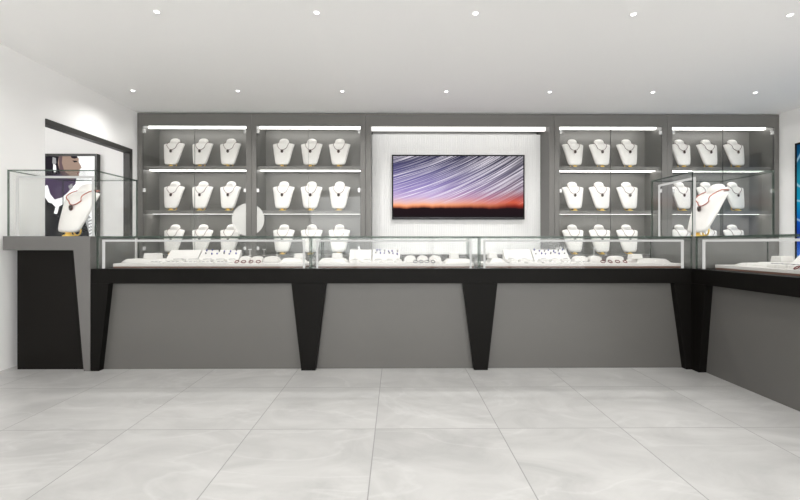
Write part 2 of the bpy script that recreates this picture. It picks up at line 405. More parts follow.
for i, (x0, x1) in enumerate(unit_x):
    t = empty('display_cabinet', ((x0+x1)/2, YB, 0), unit_lab[i], 'cabinet', 'glass-fronted wall cabinets')
    ox = (x0+x1)/2
    def L_(bm):  # into the cabinet's own coordinates
        bmesh.ops.translate(bm, verts=bm.verts, vec=(-ox, -YB, 0)); return bm
    bm = bmesh.new(); carcass(bm, x0, x1); obj('carcass', L_(bm), M['grey'], t)
    bm = bmesh.new(); bm_box(bm, x0+ST, x1-ST, YI, 5.60, BASET, VAL+.045); obj('back_panel', L_(bm), M['grey_in'], t)
    bm = bmesh.new(); bm_box(bm, x0+ST, x1-ST, YB, 5.60, .08, BASET); obj('base_panel', L_(bm), M['grey'], t)
    a, b = x0+ST, x1-ST; mid = (a+b)/2
    for z in SHELF:
        bm = bmesh.new(); bm_box(bm, a+.001, b-.001, YB+.035, YI-.001, z-.028, z); bm_box(bm, a+.001, b-.001, YB+.035, YB+.055, z-.043, z-.028); s = obj('shelf', L_(bm), M['grey'], t)
        bm = bmesh.new(); bm_box(bm, a+.004, b-.004, YB+.13, YB+.22, z-.034, z-.028); obj('light_strip', L_(bm), M['led'], s); 
    bm = bmesh.new(); bm_box(bm, a+.004, b-.004, YB+.115, YB+.155, 2.405, 2.445)
    obj('top_light', L_(bm), M['led'], t)
    for side in (0, 1):
        xa, xb = (a+.002, mid-.0015) if side == 0 else (mid+.0015, b-.002)
        bm = bmesh.new(); fs = bm_box(bm, xa, xb, YB+.006, YB+.014, BASET+.004, VAL-.003)
        for f in fs:
            f.normal_update(); f.material_index = 0 if abs(f.normal.y) > .9 else 1
        d = obj('door', L_(bm), [M['door_glass'], M['edge2']], t)
        hx = (xa, xa+.028) if side == 0 else (xb-.028, xb)
        for hz in (2.335, 1.63, .935):
            bm = bmesh.new(); bm_box(bm, hx[0], hx[1], YB-.002, YB+.024, hz-.022, hz+.022); obj('hinge', L_(bm), M['hinge'], d, bevel=.003)
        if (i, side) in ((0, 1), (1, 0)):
            # the pale round mark that runs over both neighbouring doors
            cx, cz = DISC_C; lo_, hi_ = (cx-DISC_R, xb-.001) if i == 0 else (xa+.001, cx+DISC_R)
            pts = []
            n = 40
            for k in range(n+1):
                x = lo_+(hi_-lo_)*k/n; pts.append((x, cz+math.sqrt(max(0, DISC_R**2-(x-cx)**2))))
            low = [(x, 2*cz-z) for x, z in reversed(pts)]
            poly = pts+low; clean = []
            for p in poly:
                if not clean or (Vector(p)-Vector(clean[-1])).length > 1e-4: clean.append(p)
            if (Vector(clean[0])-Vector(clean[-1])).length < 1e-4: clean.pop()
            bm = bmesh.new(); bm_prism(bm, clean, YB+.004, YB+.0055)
            o = obj('pale_mark', L_(bm), M['pale_disc'], d); o['label'] = 'pale see-through round mark'
# screen niche
x0, x1 = SEAM[2], SEAM[3]
t = empty('niche_cabinet', ((x0+x1)/2, YB, 0), 'grey wall unit with an open niche and white fluted back behind the screen', 'cabinet')
ox = (x0+x1)/2
def L_(bm): bmesh.ops.translate(bm, verts=bm.verts, vec=(-ox, -YB, 0)); return bm
bm = bmesh.new(); carcass(bm, x0, x1); obj('carcass', L_(bm), M['grey'], t)
bm = bmesh.new(); bm_box(bm, x0+ST, x1-ST, YB, 5.60, .08, BASET); obj('base_panel', L_(bm), M['grey'], t)
bm = bmesh.new(); bm_box(bm, x0+ST+.004, x1-ST-.004, YB+.115, YB+.165, 2.383, 2.447); obj('top_light', L_(bm), M['niche_led'], t)
bm = bmesh.new(); w = (x1-ST)-(x0+ST); n = int(w/.028); p = w/n
NB = 5.45
prof = []
for k in range(n):
    xs = x0+ST+k*p
    prof += [(xs+.0005, NB+.004), (xs+.003, NB), (xs+p-.003, NB), (xs+p-.0005, NB+.004)]
prof = [(x0+ST+.0005, 5.59)]+prof+[(x1-ST-.0005, 5.59)]
bm_prism(bm, prof, BASET, VAL-.02, axis='z'); 
for v in bm.verts: pass
obj('fluted_panel', L_(bm), M['flute'], t)

# the screen
TX0, TX1 = U(392, 5.40), U(524.6, 5.40); TZ1, TZ0 = ZZ(154.8, .4, 5.40), ZZ(219.3, .4, 5.40)
t = empty('wall_screen', ((TX0+TX1)/2, 5.40, (TZ0+TZ1)/2), 'wide flat screen showing star trails over a sunset, in the white niche', 'television')
W, H = TX1-TX0, TZ1-TZ0; hw, hh = W/2, H/2; bz = .016; bb = .034
bm = bmesh.new()
bm_box(bm, -hw, hw, .004, .046, -hh, hh)
bm_box(bm, -hw, hw, 0, .004, hh-bz, hh); bm_box(bm, -hw, hw, 0, .004, -hh, -hh+bb)
bm_box(bm, -hw, -hw+bz, 0, .004, -hh+bb, hh-bz); bm_box(bm, hw-bz, hw, 0, .004, -hh+bb, hh-bz)
obj('bezel', bm, M['bezel'], t)
dz = (bb-bz)/2
bm = bmesh.new(); bm_box(bm, -hw+bz, hw-bz, .002, .0038, -hh+bb-dz, hh-bz-dz); o = obj('display', bm, screen_mat(W-2*bz, H-bz-bb), t); o.location = (0, 0, dz)
bm = bmesh.new(); bm_box(bm, -hw+bz, hw-bz, -.001, 0, -hh+.016, -hh+.018); obj('chin_line', bm, M['silver'], t)

# ------------------------------------------------------------------ busts and necklaces
LEAN = 1.0
def bust_sections():
    # z, half width, centre y, half thickness : chest leaning back
    return [(.026, .050, .004, .020), (.032, .068, .004, .027), (.050, .081, .008, .031), (.10, .093, .020, .034), (.17, .107, .038, .036),
            (.225, .118, .052, .034), (.262, .127, .063, .028), (.276, .129, .068, .022), (.283, .121, .071, .020), (.289, .094, .074, .022), (.294, .068, .076, .027),
            (.302, .057, .079, .032), (.316, .057, .084, .036), (.329, .053, .087, .034), (.340, .043, .089, .028), (.348, .028, .090, .018), (.351, .012, .091, .008)]
SECT = bust_sections()
def set_lean(k):
    global SECT
    SECT = [(z, hw, yc*k, th) for z, hw, yc, th in bust_sections()]
def sect_at(z):
    for a, b in zip(SECT, SECT[1:]):
        if a[0] <= z <= b[0]:
            k = (z-a[0])/(b[0]-a[0]); return [a[j]+(b[j]-a[j])*k for j in range(4)]
    return list(SECT[-1] if z > .3 else SECT[0])
def front_y(x, z, off=.002):
    _, hw, yc, th = sect_at(z); q = min(.999, abs(x)/hw)
    return yc-th*(1-q**2.3)**(1/2.3)-off
def make_bust(scale, label, group):
    t = empty('jewelry_bust', (0, 0, 0), label, 'display bust', group); t.scale = (scale,)*3
    bm = bmesh.new(); seg = 28; rings = []
    for z, hw, yc, th in SECT:
        ring = []
        for k in range(seg):
            a = 2*PI*k/seg; c, s = math.cos(a), math.sin(a); e = 2/2.3
            ring.append(bm.verts.new((hw*math.copysign(abs(c)**e, c), yc+th*math.copysign(abs(s)**e, s), z)))
        rings.append(ring)
    for A, B in zip(rings, rings[1:]):
        for k in range(seg):
            f = bm.faces.new((A[k], A[(k+1) % seg], B[(k+1) % seg], B[k])); f.smooth = True
    bm.faces.new(rings[0][::-1]); f = bm.faces.new(rings[-1]); f.smooth = True
    obj('torso', bm, M['white'], t)
    bm = bmesh.new(); bm_lathe(bm, [(.030, 0), (.033, .002), (.033, .007), (.026, .011), (.018, .013), (.016, .028)], c=(0, .006, 0), seg=24)
    ring = [(.028*math.cos(a), .064, .038+.030*math.sin(a)) for a in [2*PI*k/20 for k in range(20)]]
    bm_tube(bm, ring, .005, 8, closed=True)
    bm_tube(bm, [(0, .03, .008), (0, .064, .008)], .004, 8)
    o = obj('stand', bm, M['gold'], t); o['label'] = 'gold stand'
    return t
def make_necklace(scale, label, group, mat, pend_z=.185, r=.0026, lift=1.0):
    t = empty('necklace', (0, 0, 0), label, 'necklace', group); t.scale = (scale,)*3
    pts = []
    for k in range(-12, 13):
        u = k/12; x = .068*math.sin(u*PI/2)*(1 if abs(u) < 1 else 1)
        z = pend_z+.018+(.306-pend_z-.018)*abs(u)**1.9
        pts.append((x, front_y(x, z, r+.0016*lift+.016*lift*math.sin(PI*max(0, (abs(u)-.5)/.5))), z))
    # round the back of the neck
    back = []
    for k in range(1, 8):
        a = PI*k/8; back.append(((.070+.004*(lift-1))*math.cos(a), sect_at(.306)[2]+.046*lift*math.sin(a), .307))
    bm = bmesh.new(); bm_tube(bm, pts+back, r, 6, closed=True); obj('chain', bm, mat, t)
    bm = bmesh.new()
    bmesh.ops.create_uvsphere(bm, u_segments=14, v_segments=10, radius=1)
    y = front_y(0, pend_z, .011)
    bmesh.ops.transform(bm, matrix=Matrix.Translation((0, y, pend_z)) @ Matrix.Rotation(-.28, 4, 'X') @ Matrix.Diagonal((.0135, .0065, .0175, 1)), verts=bm.verts)
    for f in bm.faces: f.smooth = True
    rg = [(.0145*math.cos(a), y-.0005, pend_z+.0185*math.sin(a)) for a in [2*PI*k/20 for k in range(20)]]
    bm_tube(bm, rg, .0018, 6, closed=True, mi=1)
    o = obj('pendant', bm, [M['gem'], M['chain']], t); o['label'] = 'dark oval pendant'
    return t
bust0 = make_bust(1.05, 'x', 'white busts in the wall cabinets')
neck0 = make_necklace(1.05, 'x', 'necklaces in the wall cabinets', M['chain'])
cab_px = [(172, 200.5, 228.5), (282.5, 310.5, 338.5), (574, 601, 628.5), (682.5, 709, 736)]
cab_word = ['wall cabinet beside the doorway', 'wall cabinet left of the screen', 'wall cabinet right of the screen', 'wall cabinet at the right end']
row_word = ['top shelf', 'middle shelf', 'bottom row']; col_word = ['left', 'middle', 'right']
YBU = 5.235
first = True
for i in range(4):
    for r in range(3):
        for c in range(3):
            z = (SHELF+[BASET])[r]
            X = U(cab_px[i][c]+(1, .6, -.6, -1)[i], YBU+.05)
            b = bust0 if first else copy_tree(bust0); n = neck0 if first else copy_tree(neck0); first = False
            yaw = (-.10, -.04, .04, .10)[i] + random.uniform(-.02, .02)
            for o in (b, n): o.location = (X, YBU, z+.0008); o.rotation_euler = (0, 0, yaw)
            lab = '%s, %s of three, in the %s' % (row_word[r], col_word[c], cab_word[i])
            b['label'] = 'white necklace bust on the '+lab if r < 2 else 'white necklace bust in the '+lab
            n['label'] = 'dark pendant necklace on the '+lab+' bust' if r < 2 else 'dark pendant necklace in the '+lab
            n['label'] = 'dark pendant necklace on %s bust, %s, %s' % (col_word[c], row_word[r], cab_word[i])
            b['label'] = 'white bust with gold foot, %s of three, %s, %s' % (col_word[c], row_word[r], cab_word[i])

# ------------------------------------------------------------------ counters
ZT, ZB_ = .798, .683     # black band
YP = 3.415               # recessed front panels
CX0 = U(90.6, YF); RXF = 2.335; RXP = 2.395   # left end of the front run; faces of the return run
RY1 = 1.55               # near end of the return run (out of the picture)
YD = 3.92                # staff side of the front run
t = empty('display_counter', ((CX0+RXF)/2, YF, 0), 'long black-framed counter with taupe panels facing the room', 'counter')
t.location = (0, 0, 0)
bm = bmesh.new(); bm_box(bm, CX0, RXF, YF, YD, ZB_, ZT); obj('top_band', bm, M['black'], t, bevel=.002)
def trap(bm, xt0, xt1, xb0, xb1, y0, y1): bm_prism(bm, [(xt0, ZB_), (xt1, ZB_), (xb1, 0), (xb0, 0)], y0, y1)
legs = [(CX0, U(108.6, YF), CX0, U(98.8, YF)),
        (U(291.3, YF), U(325.8, YF), U(301.2, YF), U(315.3, YF)),
        (U(463.2, YF), U(497.6, YF), U(474.2, YF), U(487.8, YF)),
        (U(674.5, YF), RXF, U(686.3, YF), RXF)]
for q in legs:
    bm = bmesh.new(); trap(bm, *q, YF, YP+.02); obj('leg', bm, M['black'], t, bevel=.0015)
pb = [CX0+.01, (legs[1][0]+legs[1][1])/2, (legs[2][0]+legs[2][1])/2, RXF-.001]
for a, b in zip(pb, pb[1:]):
    bm = bmesh.new(); bm_box(bm, a+.001, b-.001, YP, YP+.018, 0, ZB_); obj('front_panel', bm, M['panel'], t)
bm = bmesh.new(); bm_box(bm, CX0, RXF, YP+.0185, YD, .0, ZB_-.001); obj('rear_body', bm, M['panel'], t)

t2 = empty('display_counter', (0, 0, 0), 'black-framed counter with taupe side running along the right toward the viewer', 'counter')
RXB = RXF+.60
bm = bmesh.new(); bm_box(bm, RXF+.0005, RXB, RY1, YD, ZB_, ZT); obj('top_band', bm, M['black'], t2, bevel=.002)
def trapy(yt0, yt1, yb0, yb1):
    bm = bmesh.new(); bm_prism(bm, [(yt0, ZB_), (yt1, ZB_), (yb1, 0), (yb0, 0)], RXF+.0005, RXP+.02, axis='x'); return bm
obj('leg', trapy(DEP(713, RXP), YF+.05, DEP(706.3, RXP), YF+.05), M['black'], t2, bevel=.0015)
obj('leg', trapy(RY1, RY1+.15, RY1, RY1+.09), M['black'], t2, bevel=.0015)
bm = bmesh.new(); bm_box(bm, RXP, RXP+.018, RY1+.02, YP+.02, 0, ZB_); obj('side_panel', bm, M['panel'], t2)
bm = bmesh.new(); bm_box(bm, RXP+.0185, RXB, RY1, YD, 0, ZB_-.001); obj('rear_body', bm, M['panel'], t2)

# raised counter at the left wall
ZS1, ZS0 = 1.053, ZZ(250.2, -2.8, YF)
LX0, LX1 = U(3.2, YF), CX0-.0015
TD = 3.93
t3 = empty('tall_counter', (0, 0, 0), 'raised counter with thick grey top and black front against the left wall', 'counter')
bm = bmesh.new(); bm_prism(bm, [(LX0, ZS0), (LX0, ZS1), (LX1, ZS1), (LX1, 0), (U(84, YF), 0), (U(73.7, YF), ZS0)], YF-.004, TD); obj('grey_top', bm, M['slab'], t3, bevel=.0015)
bm = bmesh.new(); bm_box(bm, U(17.3, YP), U(86, YP), YP, TD-.02, 0, ZS0-.001)
obj('front_panel', bm, M['blackp'], t3)

# ------------------------------------------------------------------ glass cases on the counters
GT = .010
GZ0, GZ1 = ZT+.0005, 1.053
CY0, CY1 = YF+.008, YD-.01
G1 = U(96.5, CY0)
J = [G1, U(310.6, CY0), U(479.3, CY0), RXF+.012]
case_lab = ['low glass counter case beside the raised grey counter', 'low glass counter case in the middle, below the screen', 'low glass counter case between middle joint and corner', 'low glass counter case on the side counter at the right']
def low_case(x0, x1, y0, y1, label, open_side='y', rl=.035, rr=.05):
    t = empty('glass_case', (x0, y0, GZ0), label, 'display case', 'low glass cases on the counters')
    def sh(o): o.location = (-x0, -y0, -GZ0); return o
    zt = GZ1-.013
    if open_side == 'y':
        sh(pane('front_pane', x0, x1, y0, y0+GT, GZ0, zt, t)); sh(pane('back_pane', x0+GT, x1-GT, y1-GT, y1, GZ0, zt, t))
        sh(pane('side_pane', x0, x0+GT, y0+GT, y1, GZ0, zt, t)); sh(pane('side_pane', x1-GT, x1, y0+GT, y1, GZ0, zt, t))
        sh(pane('top_pane', x0, x1, y0-.002, y1, zt, GZ1, t))
        a, b = x0+rl, x1-rr; yy = y0+.035; q = .014
        bm = bmesh.new()
        bm_box(bm, a, b, yy, yy+q, 1.010, 1.027); bm_box(bm, a, a+q, yy, yy+q, GZ0, 1.010); bm_box(bm, b-q, b, yy, yy+q, GZ0, 1.010)
    else:
        sh(pane('front_pane', x0, x0+GT, y0, y1, GZ0, zt, t)); sh(pane('back_pane', x1-GT, x1, y0, y1, GZ0, zt, t))
        sh(pane('side_pane', x0+GT, x1-GT, y0, y0+GT, GZ0, zt, t)); sh(pane('side_pane', x0+GT, x1-GT, y1-GT, y1, GZ0, zt, t))
        sh(pane('top_pane', x0-.002, x1, y0, y1, zt, GZ1, t))
        a, b = y0+.035, y1-.012; xx = x0+.045; q = .014
        bm = bmesh.new()
        bm_box(bm, xx, xx+q, a, b, 1.010, 1.027); bm_box(bm, xx, xx+q, a, a+q, GZ0, 1.010); bm_box(bm, xx, xx+q, b-q, b, GZ0, 1.010)
    o = obj('light_frame', bm, M['ledrail'], t, loc=(-x0, -y0, -GZ0)); o['label'] = 'pale glowing light rail and its posts'
    return t
for k in range(3): low_case(J[k]+(.002 if k else 0), J[k+1]-.002, CY0, CY1, case_lab[k], rl=(.020, .035, .040)[k], rr=(.052, .052, .042)[k])
low_case(RXF+.014, RXB-.01, RY1+.01, 3.335, case_lab[3], 'x')
# grey block at the counter corner that carries the tall glass box
t = empty('corner_pedestal', (0, 0, 0), 'grey block at the counter corner that carries the tall glass box', 'pedestal')
box_obj('body', RXF+.016, U(774.5, YF+.02), YF+.012, YD-.012, ZT+.001, GZ1-.022, M['slab'], t, bevel=.0015)
box_obj('top', RXF+.014, U(774.5, YF+.02)+.002, YF+.010, YD-.010, GZ1-.0215, GZ1, M['slab'], t, bevel=.0015)

def tall_case(x0, x1, y0, y1, z0, z1, label, rail):
    t = empty('glass_case', (x0, y0, z0), label, 'display case', 'tall glass boxes')
    def sh(o): o.location = (-x0, -y0, -z0); return o
    g = .010; zt = z1-g
    sh(pane('front_pane', x0, x1, y0, y0+g, z0, zt, t)); sh(pane('back_pane', x0+g, x1-g, y1-g, y1, z0, zt, t))
    sh(pane('side_pane', x0, x0+g, y0+g, y1, z0, zt, t)); sh(pane('side_pane', x1-g, x1, y0+g, y1, z0, zt, t))
    sh(pane('top_pane', x0, x1, y0, y1, zt, z1, t))
    bm = bmesh.new(); q = .012; ins = .042
    if rail == 'front':
        a, b, yy = x0+ins, x1-.035, y0+.03; zr = z1-.06
        bm_box(bm, a, b, yy, yy+q, zr, zr+.016); bm_box(bm, a, a+q, yy, yy+q, z0, zr); bm_box(bm, b-q, b, yy, yy+q, z0, zr)
    else:
        a, b, xx = y0+.03, y1-.05, x0+.034; zr = z1-.06
        bm_box(bm, xx, xx+q, a, b, zr, zr+.016); bm_box(bm, xx, xx+q, a, a+q, z0, zr); bm_box(bm, xx, xx+q, b-q, b, z0, zr)
    obj('light_frame', bm, M['ledrail'], t, loc=(-x0, -y0, -z0))
    return t
TB0, TB1 = YF+.02, YF+.02+.555
ZTT = ZZ(169.8, -2.3, TB0)
tall_case(U(7.2, TB0), U(95, TB0), TB0, TB1, ZS1+.0005, ZTT, 'tall glass box on the raised grey counter at the left', 'front')
tall_case(U(692.8, TB0), U(774.5, TB0), TB0, TB1, GZ1+.0005, ZTT, 'tall glass box standing over the counter corner at the right', 'side')

# big busts inside
set_lean(1.6)
bb = make_bust(1.3, 'large white bust leaning back in the tall glass box at the left', 'large busts in the tall boxes')
nn = make_necklace(1.3, 'red-beaded necklace with dark oval pendant on the large left bust', 'necklaces on the large busts', M['redbead'], r=.0032, lift=1.6)
for o in (bb, nn): o.location = (U(69.5, 3.58), 3.56, ZS1+.001); o.rotation_euler = (0, 0, -.22)
b2 = copy_tree(bb); n2 = copy_tree(nn)
b2['label'] = 'large white bust turned toward the aisle in the tall right glass box'; n2['label'] = 'red-brown necklace on the large bust in the tall right glass box'
for o in (b2, n2): o.location = (U(696, 3.62), 3.62, GZ1+.0015); o.rotation_euler = (0, 0, -1.5); o.scale = (1.26, 1.35, 1.28)

# ------------------------------------------------------------------ goods laid out in the low cases
BZ = .8345
def put(o, fr):
    """fr = (origin x, origin y, rotation) of the case's run"""
    return o
def frustum(name, w, d, h, inset, mat, parent=None):
    bm = bmesh.new(); a = [(-w/2, -d/2), (w/2, -d/2), (w/2, d/2), (-w/2, d/2)]
    b = [(-w/2+inset, -d/2+inset), (w/2-inset, -d/2+inset), (w/2-inset, d/2-inset), (-w/2+inset, d/2-inset)]
    A = [bm.verts.new((*p, 0)) for p in a]; B = [bm.verts.new((*p, h)) for p in b]
    bm.faces.new(A[::-1]); bm.faces.new(B)
    for i in range(4): bm.faces.new((A[i], A[(i+1) % 4], B[(i+1) % 4], B[i]))
    return obj(name, bm, mat, parent, bevel=min(.003, h*.2))
class Run:
    """positions inside one case: u along the glass, v away from the glass"""
    def __init__(s, which, name):
        s.w, s.name = which, name
    def at(s, o, u, v, z, rz=0):
        if s.w == 'front': o.location = (u, v, z); o.rotation_euler = (0, 0, rz)
        else: o.location = (v, u, z); o.rotation_euler = (0, 0, rz-PI/2)
        return o
def plinth(run, u, v, w, d, h, which):
    o = frustum('display_riser', w, d, h, min(.03, d*.22), M['goods'])
    run.at(o, u, v, BZ+.0003); return tag(o, 'low white sloped display riser, %s, in the %s' % (which, run.name), 'display riser')
def block(run, u, v, w, d, h, z, which):
    o = frustum('display_block', w, d, h, .006, M['goods']); run.at(o, u, v, z)
    return tag(o, 'small white display block %s, in the %s' % (which, run.name), 'display block')
def slant(run, u, v, w, h, which, z=BZ):
    """an easel-like tilted board, wedge in section"""
    bm = bmesh.new(); d = h*1.05
    bm_prism(bm, [(-d/2, 0), (d/2, 0), (d/2, h-.012), (d/2-.012, h), (-d/2, .014)], -w/2, w/2, axis='x')
    o = obj('slanted_stand', bm, M['goods'], bevel=.002); run.at(o, u, v, z)
    return tag(o, 'white slanted display board, %s, in the %s' % (which, run.name), 'display board')
def ringrow(run, us, v, mat, colour, group):
    for k, u in enumerate(us):
        bm = bmesh.new(); R = .0165
        bm_tube(bm, [(R*math.cos(a), .8*R*math.sin(a), .6*R+.004+.6*R*math.sin(a)) for a in [2*PI*j/18 for j in range(18)]], .0035, 8, closed=True)
        o = obj('ring', bm, mat); run.at(o, u, v, BZ)
        o.rotation_euler[2] += (-.3, .2, -.1, .3)[k % 4]
        w = ('first', 'second', 'third', 'fourth')[k % 4]
        tag(o, '%s %s upright ring of four from the left, in the %s' % (w, colour, run.name), 'ring', group)
def earrings(run, u, v, w, h, mat, n=4, rows=2):
    for rr in range(rows):
        for k in range(n):
            bm = bmesh.new(); bmesh.ops.create_uvsphere(bm, u_segments=10, v_segments=6, radius=.0062)
            for vv_ in bm.verts: vv_.co.z *= 1.2+.4*((k+rr) % 2)
            f = .60+.26*rr+random.uniform(-.07, .07)
            o = obj('earring', bm, mat if (k+rr) % 3 else M['silver'])
            d = h*1.05; run.at(o, u-w/2+w*(k+.5+random.uniform(-.22, .22))/n, v-d/2+(d-.012)*f-.004, BZ+.014+(h-.014)*f+.006)
            tag(o, 'tiny blue and silver earring pinned to the slanted board in the '+run.name, 'earring', 'earrings in the '+run.name)
def tstand(run, u, v, h, k):
    t = empty('earring_stand', (0, 0, 0), '%s slim white T-shaped earring stand from the left, in the %s' % (('first', 'second', 'third', 'fourth')[k], run.name), 'earring stand', 'T stands in the '+run.name)
    bm = bmesh.new(); bm_lathe(bm, [(.012, 0), (.012, .004), (.003, .006)], seg=14); obj('foot', bm, M['goods'], t)
    bm = bmesh.new(); bm_tube(bm, [(0, 0, .004), (0, 0, h)], .0024, 6); obj('post', bm, M['alu'], t)
    bm = bmesh.new(); bm_tube(bm, [(-.016, 0, h), (.016, 0, h)], .0024, 6); obj('crossbar', bm, M['alu'], t)
    run.at(t, u, v, BZ+.055)
def cushion(run, u, v, w, h, k):
    """a bracelet cushion: a soft rounded half roll"""
    bm = bmesh.new(); n = 12
    pts = [(-w/2*math.cos(PI*i/n)*(1 if 0 < i < n else 1), h*(math.sin(PI*i/n)**.55)) for i in range(n+1)]
    bm_prism(bm, pts, -.04, .04, axis='y')
    for f in bm.faces: f.smooth = False
    o = obj('bracelet_cushion', bm, M['goods'], bevel=.004); run.at(o, u, v, BZ)
    tag(o, '%s rounded white bracelet cushion from the left, in the %s' % (('first', 'second', 'third', 'fourth')[k], run.name), 'cushion', 'cushions in the '+run.name)
def pad(run, u, v, w, d, h, k, strap=True):
    t = empty('display_pad', (0, 0, 0), '%s flat white bracelet pad from the left, in the %s' % (('first', 'second', 'third', 'fourth', 'fifth')[k], run.name), 'display pad', 'flat pads in the '+run.name)
    frustum('cushion_pad', w, d, h, .004, M['goods'], t)
    bm = bmesh.new(); bm_tube(bm, [(-w*.32, -d*.25, h+.002), (0, 0, h+.003), (w*.32, d*.25, h+.002)], .002, 6); obj('bracelet_line', bm, M['silver'], t)
    run.at(t, u, v, BZ)
def board(run, u0, u1, v0, v1, word):
    t = empty('base_board', (0, 0, 0), 'white felt base board with brown edge, lining the '+run.name, 'base board', 'base boards in the low cases')
    if run.w == 'front': a = (u0, u1, v0, v1)
    else: a = (v0, v1, u0, u1)
    box_obj('brown_base', a[0]+.002, a[1]-.002, a[2]+.002, a[3]-.002, ZT+.0005, .811, M['brown'], t)
    box_obj('felt_top', *a, .811, BZ-.0005, M['board'], t, bevel=.002)
    return t
VB0, VB1 = 3.465, 3.86
def fill(run, f, P):
    """f maps a picture column at the run's mid depth to a distance along the run; P lists what stands where"""
    for it in P:
        k = it[0]
        if k == 'plinth': plinth(run, f((it[1]+it[2])/2, it[3]), it[3], abs(f(it[2], it[3])-f(it[1], it[3])), it[4], it[5], it[6])
        elif k == 'block': block(run, f((it[1]+it[2])/2, it[3]), it[3], abs(f(it[2], it[3])-f(it[1], it[3])), it[4], it[5], it[6], it[7])
        elif k == 'slant': slant(run, f((it[1]+it[2])/2, it[3]), it[3], abs(f(it[2], it[3])-f(it[1], it[3])), it[4], it[5])
        elif k == 'ear': earrings(run, f((it[1]+it[2])/2, it[3]), it[3], abs(f(it[2], it[3])-f(it[1], it[3])), it[4], M['blue'], it[5])
        elif k == 'rings': ringrow(run, [f(p, it[2]) for p in it[1]], it[2], it[3], it[4], it[5])
        elif k == 'cush':
            for n, (a, b) in enumerate(it[1]): cushion(run, f((a+b)/2, it[2]), it[2], abs(f(b, it[2])-f(a, it[2])), it[3], n)
        elif k == 'T':
            for n, p in enumerate(it[1]): tstand(run, f(p, it[2]), it[2], it[3], n)
        elif k == 'pads':
            for n, (a, b) in enumerate(it[1]): pad(run, f((a+b)/2, it[2]), it[2], abs(f(b, it[2])-f(a, it[2])), .07, it[3], n)
fU = lambda p, v: U(p, v)
R1 = Run('front', 'left counter case'); R2 = Run('front', 'middle counter case'); R3 = Run('front', 'right front counter case'); R4 = Run('side', 'side counter case')
board(R1, U(113, VB0), U(305, VB0), VB0, VB1, ''); board(R2, U(316, VB0), U(474, VB0), VB0, VB1, ''); board(R3, U(484.5, VB0), 2.325, VB0, VB1, '')
fill(R1, fU, [('plinth', 128, 167, 3.71, .20, .030, 'at the left end'), ('block', 146, 160.5, 3.71, .09, .048, BZ+.0302, 'on the left riser'),
    ('slant', 168.5, 199.5, 3.76, .105, 'plain and empty'), ('slant', 200.5, 240, 3.76, .105, 'with earrings'), ('ear', 203, 238, 3.76, .105, 6),
    ('pads', [(172, 185), (187, 199), (202, 213), (215, 226), (228, 236)], 3.62, .028),
    ('cush', [(241, 251), (252.5, 263), (264.5, 280)], 3.70, .053), ('T', [250, 264, 277], 3.77, .055),
    ('rings', [236.8, 243.6, 251, 258.3], 3.50, M['maroon'], 'maroon', 'rings in the left case'),
    ('plinth', 282, 306, 3.72, .18, .034, 'at the right end'), ('block', 295, 305, 3.72, .08, .040, BZ+.0342, 'on the right riser')])
fill(R2, fU, [('plinth', 320, 348, 3.70, .20, .034, 'at the left end'), ('block', 332.5, 342.5, 3.70, .08, .044, BZ+.0342, 'on the left riser'),
    ('slant', 349.5, 371.5, 3.77, .108, 'plain and empty'), ('slant', 372.5, 400, 3.77, .108, 'with earrings'), ('ear', 374, 399, 3.77, .108, 6),
    ('pads', [(350, 360), (362, 372), (374, 383), (385, 394), (395, 402)], 3.62, .026),
    ('cush', [(404, 416), (417, 428), (429, 441)], 3.68, .058), ('T', [411.5, 422, 433], 3.77, .060),
    ('rings', [415.5, 421.2, 427, 433], 3.50, M['silver'], 'silver', 'rings in the middle case'),
    ('plinth', 444, 471, 3.62, .20, .032, 'at the right end'), ('block', 449.5, 458.5, 3.62, .08, .050, BZ+.0322, 'on the right riser')])
fill(R3, fU, [('plinth', 487, 503, 3.70, .20, .034, 'at the left end'), ('block', 487.5, 496.5, 3.70, .08, .046, BZ+.0342, 'on the left riser'),
    ('slant', 504, 531.5, 3.77, .108, 'plain and empty'), ('slant', 532.5, 568, 3.77, .108, 'with earrings'), ('ear', 534, 566, 3.77, .108, 7),
    ('pads', [(506, 517), (519, 530), (539, 548), (550, 559), (561, 570)], 3.62, .030),
    ('cush', [(573, 586), (588, 600), (608, 622)], 3.68, .056), ('T', [557, 566, 594, 606], 3.78, .066),
    ('rings', [603, 610.2, 617.5, 625], 3.50, M['maroon'], 'maroon', 'rings in the right front case'),
    ('plinth', 630, 664, 3.70, .20, .030, 'at the right end'), ('block', 629.5, 640.5, 3.66, .08, .040, BZ+.0302, 'on the right riser')])
def tray(run, u, v, w, d, k):
    t = empty('jewelry_tray', (0, 0, 0), '%s low white tray from the left, front row, %s' % (('first', 'second', 'third', 'fourth', 'fifth', 'sixth')[k], run.name), 'tray', 'low trays in the '+run.name)
    frustum('tray_base', w, d, .012, .003, M['goods'], t)
    bm = bmesh.new()
    for j in range(3): bm_tube(bm, [(w*(-.3+.3*j), -d*.32, .0135), (w*(-.3+.3*j), d*.32, .0135)], .0016, 6)
    obj('fine_chain', bm, M['silver'], t); run.at(t, u, v, BZ+.0003)
for run, cols in ((R1, [(150, 163), (166, 180), (183, 198), (201, 214), (216, 229)]), (R2, [(350, 362), (365, 379), (382, 394), (397, 409)]), (R3, [(508, 523), (526, 540), (543, 557), (560, 574), (577, 590)])):
    for k, (a, b) in enumerate(cols): tray(run, U((a+b)/2, 3.52), 3.52, U(b, 3.52)-U(a, 3.52), .07, k)
SV0, SV1 = RXF+.115, RXB-.06
board(R4, RY1+.12, DEP(715, SV0), SV0, SV1, '')
s4 = [('plinth', 3.10, .20), ]
SM = SV0+.22
def D4(a): return a
def it4(kind, *a): pass
plinth(R4, 3.17, SM, .12, .20, .018, 'at the corner end')
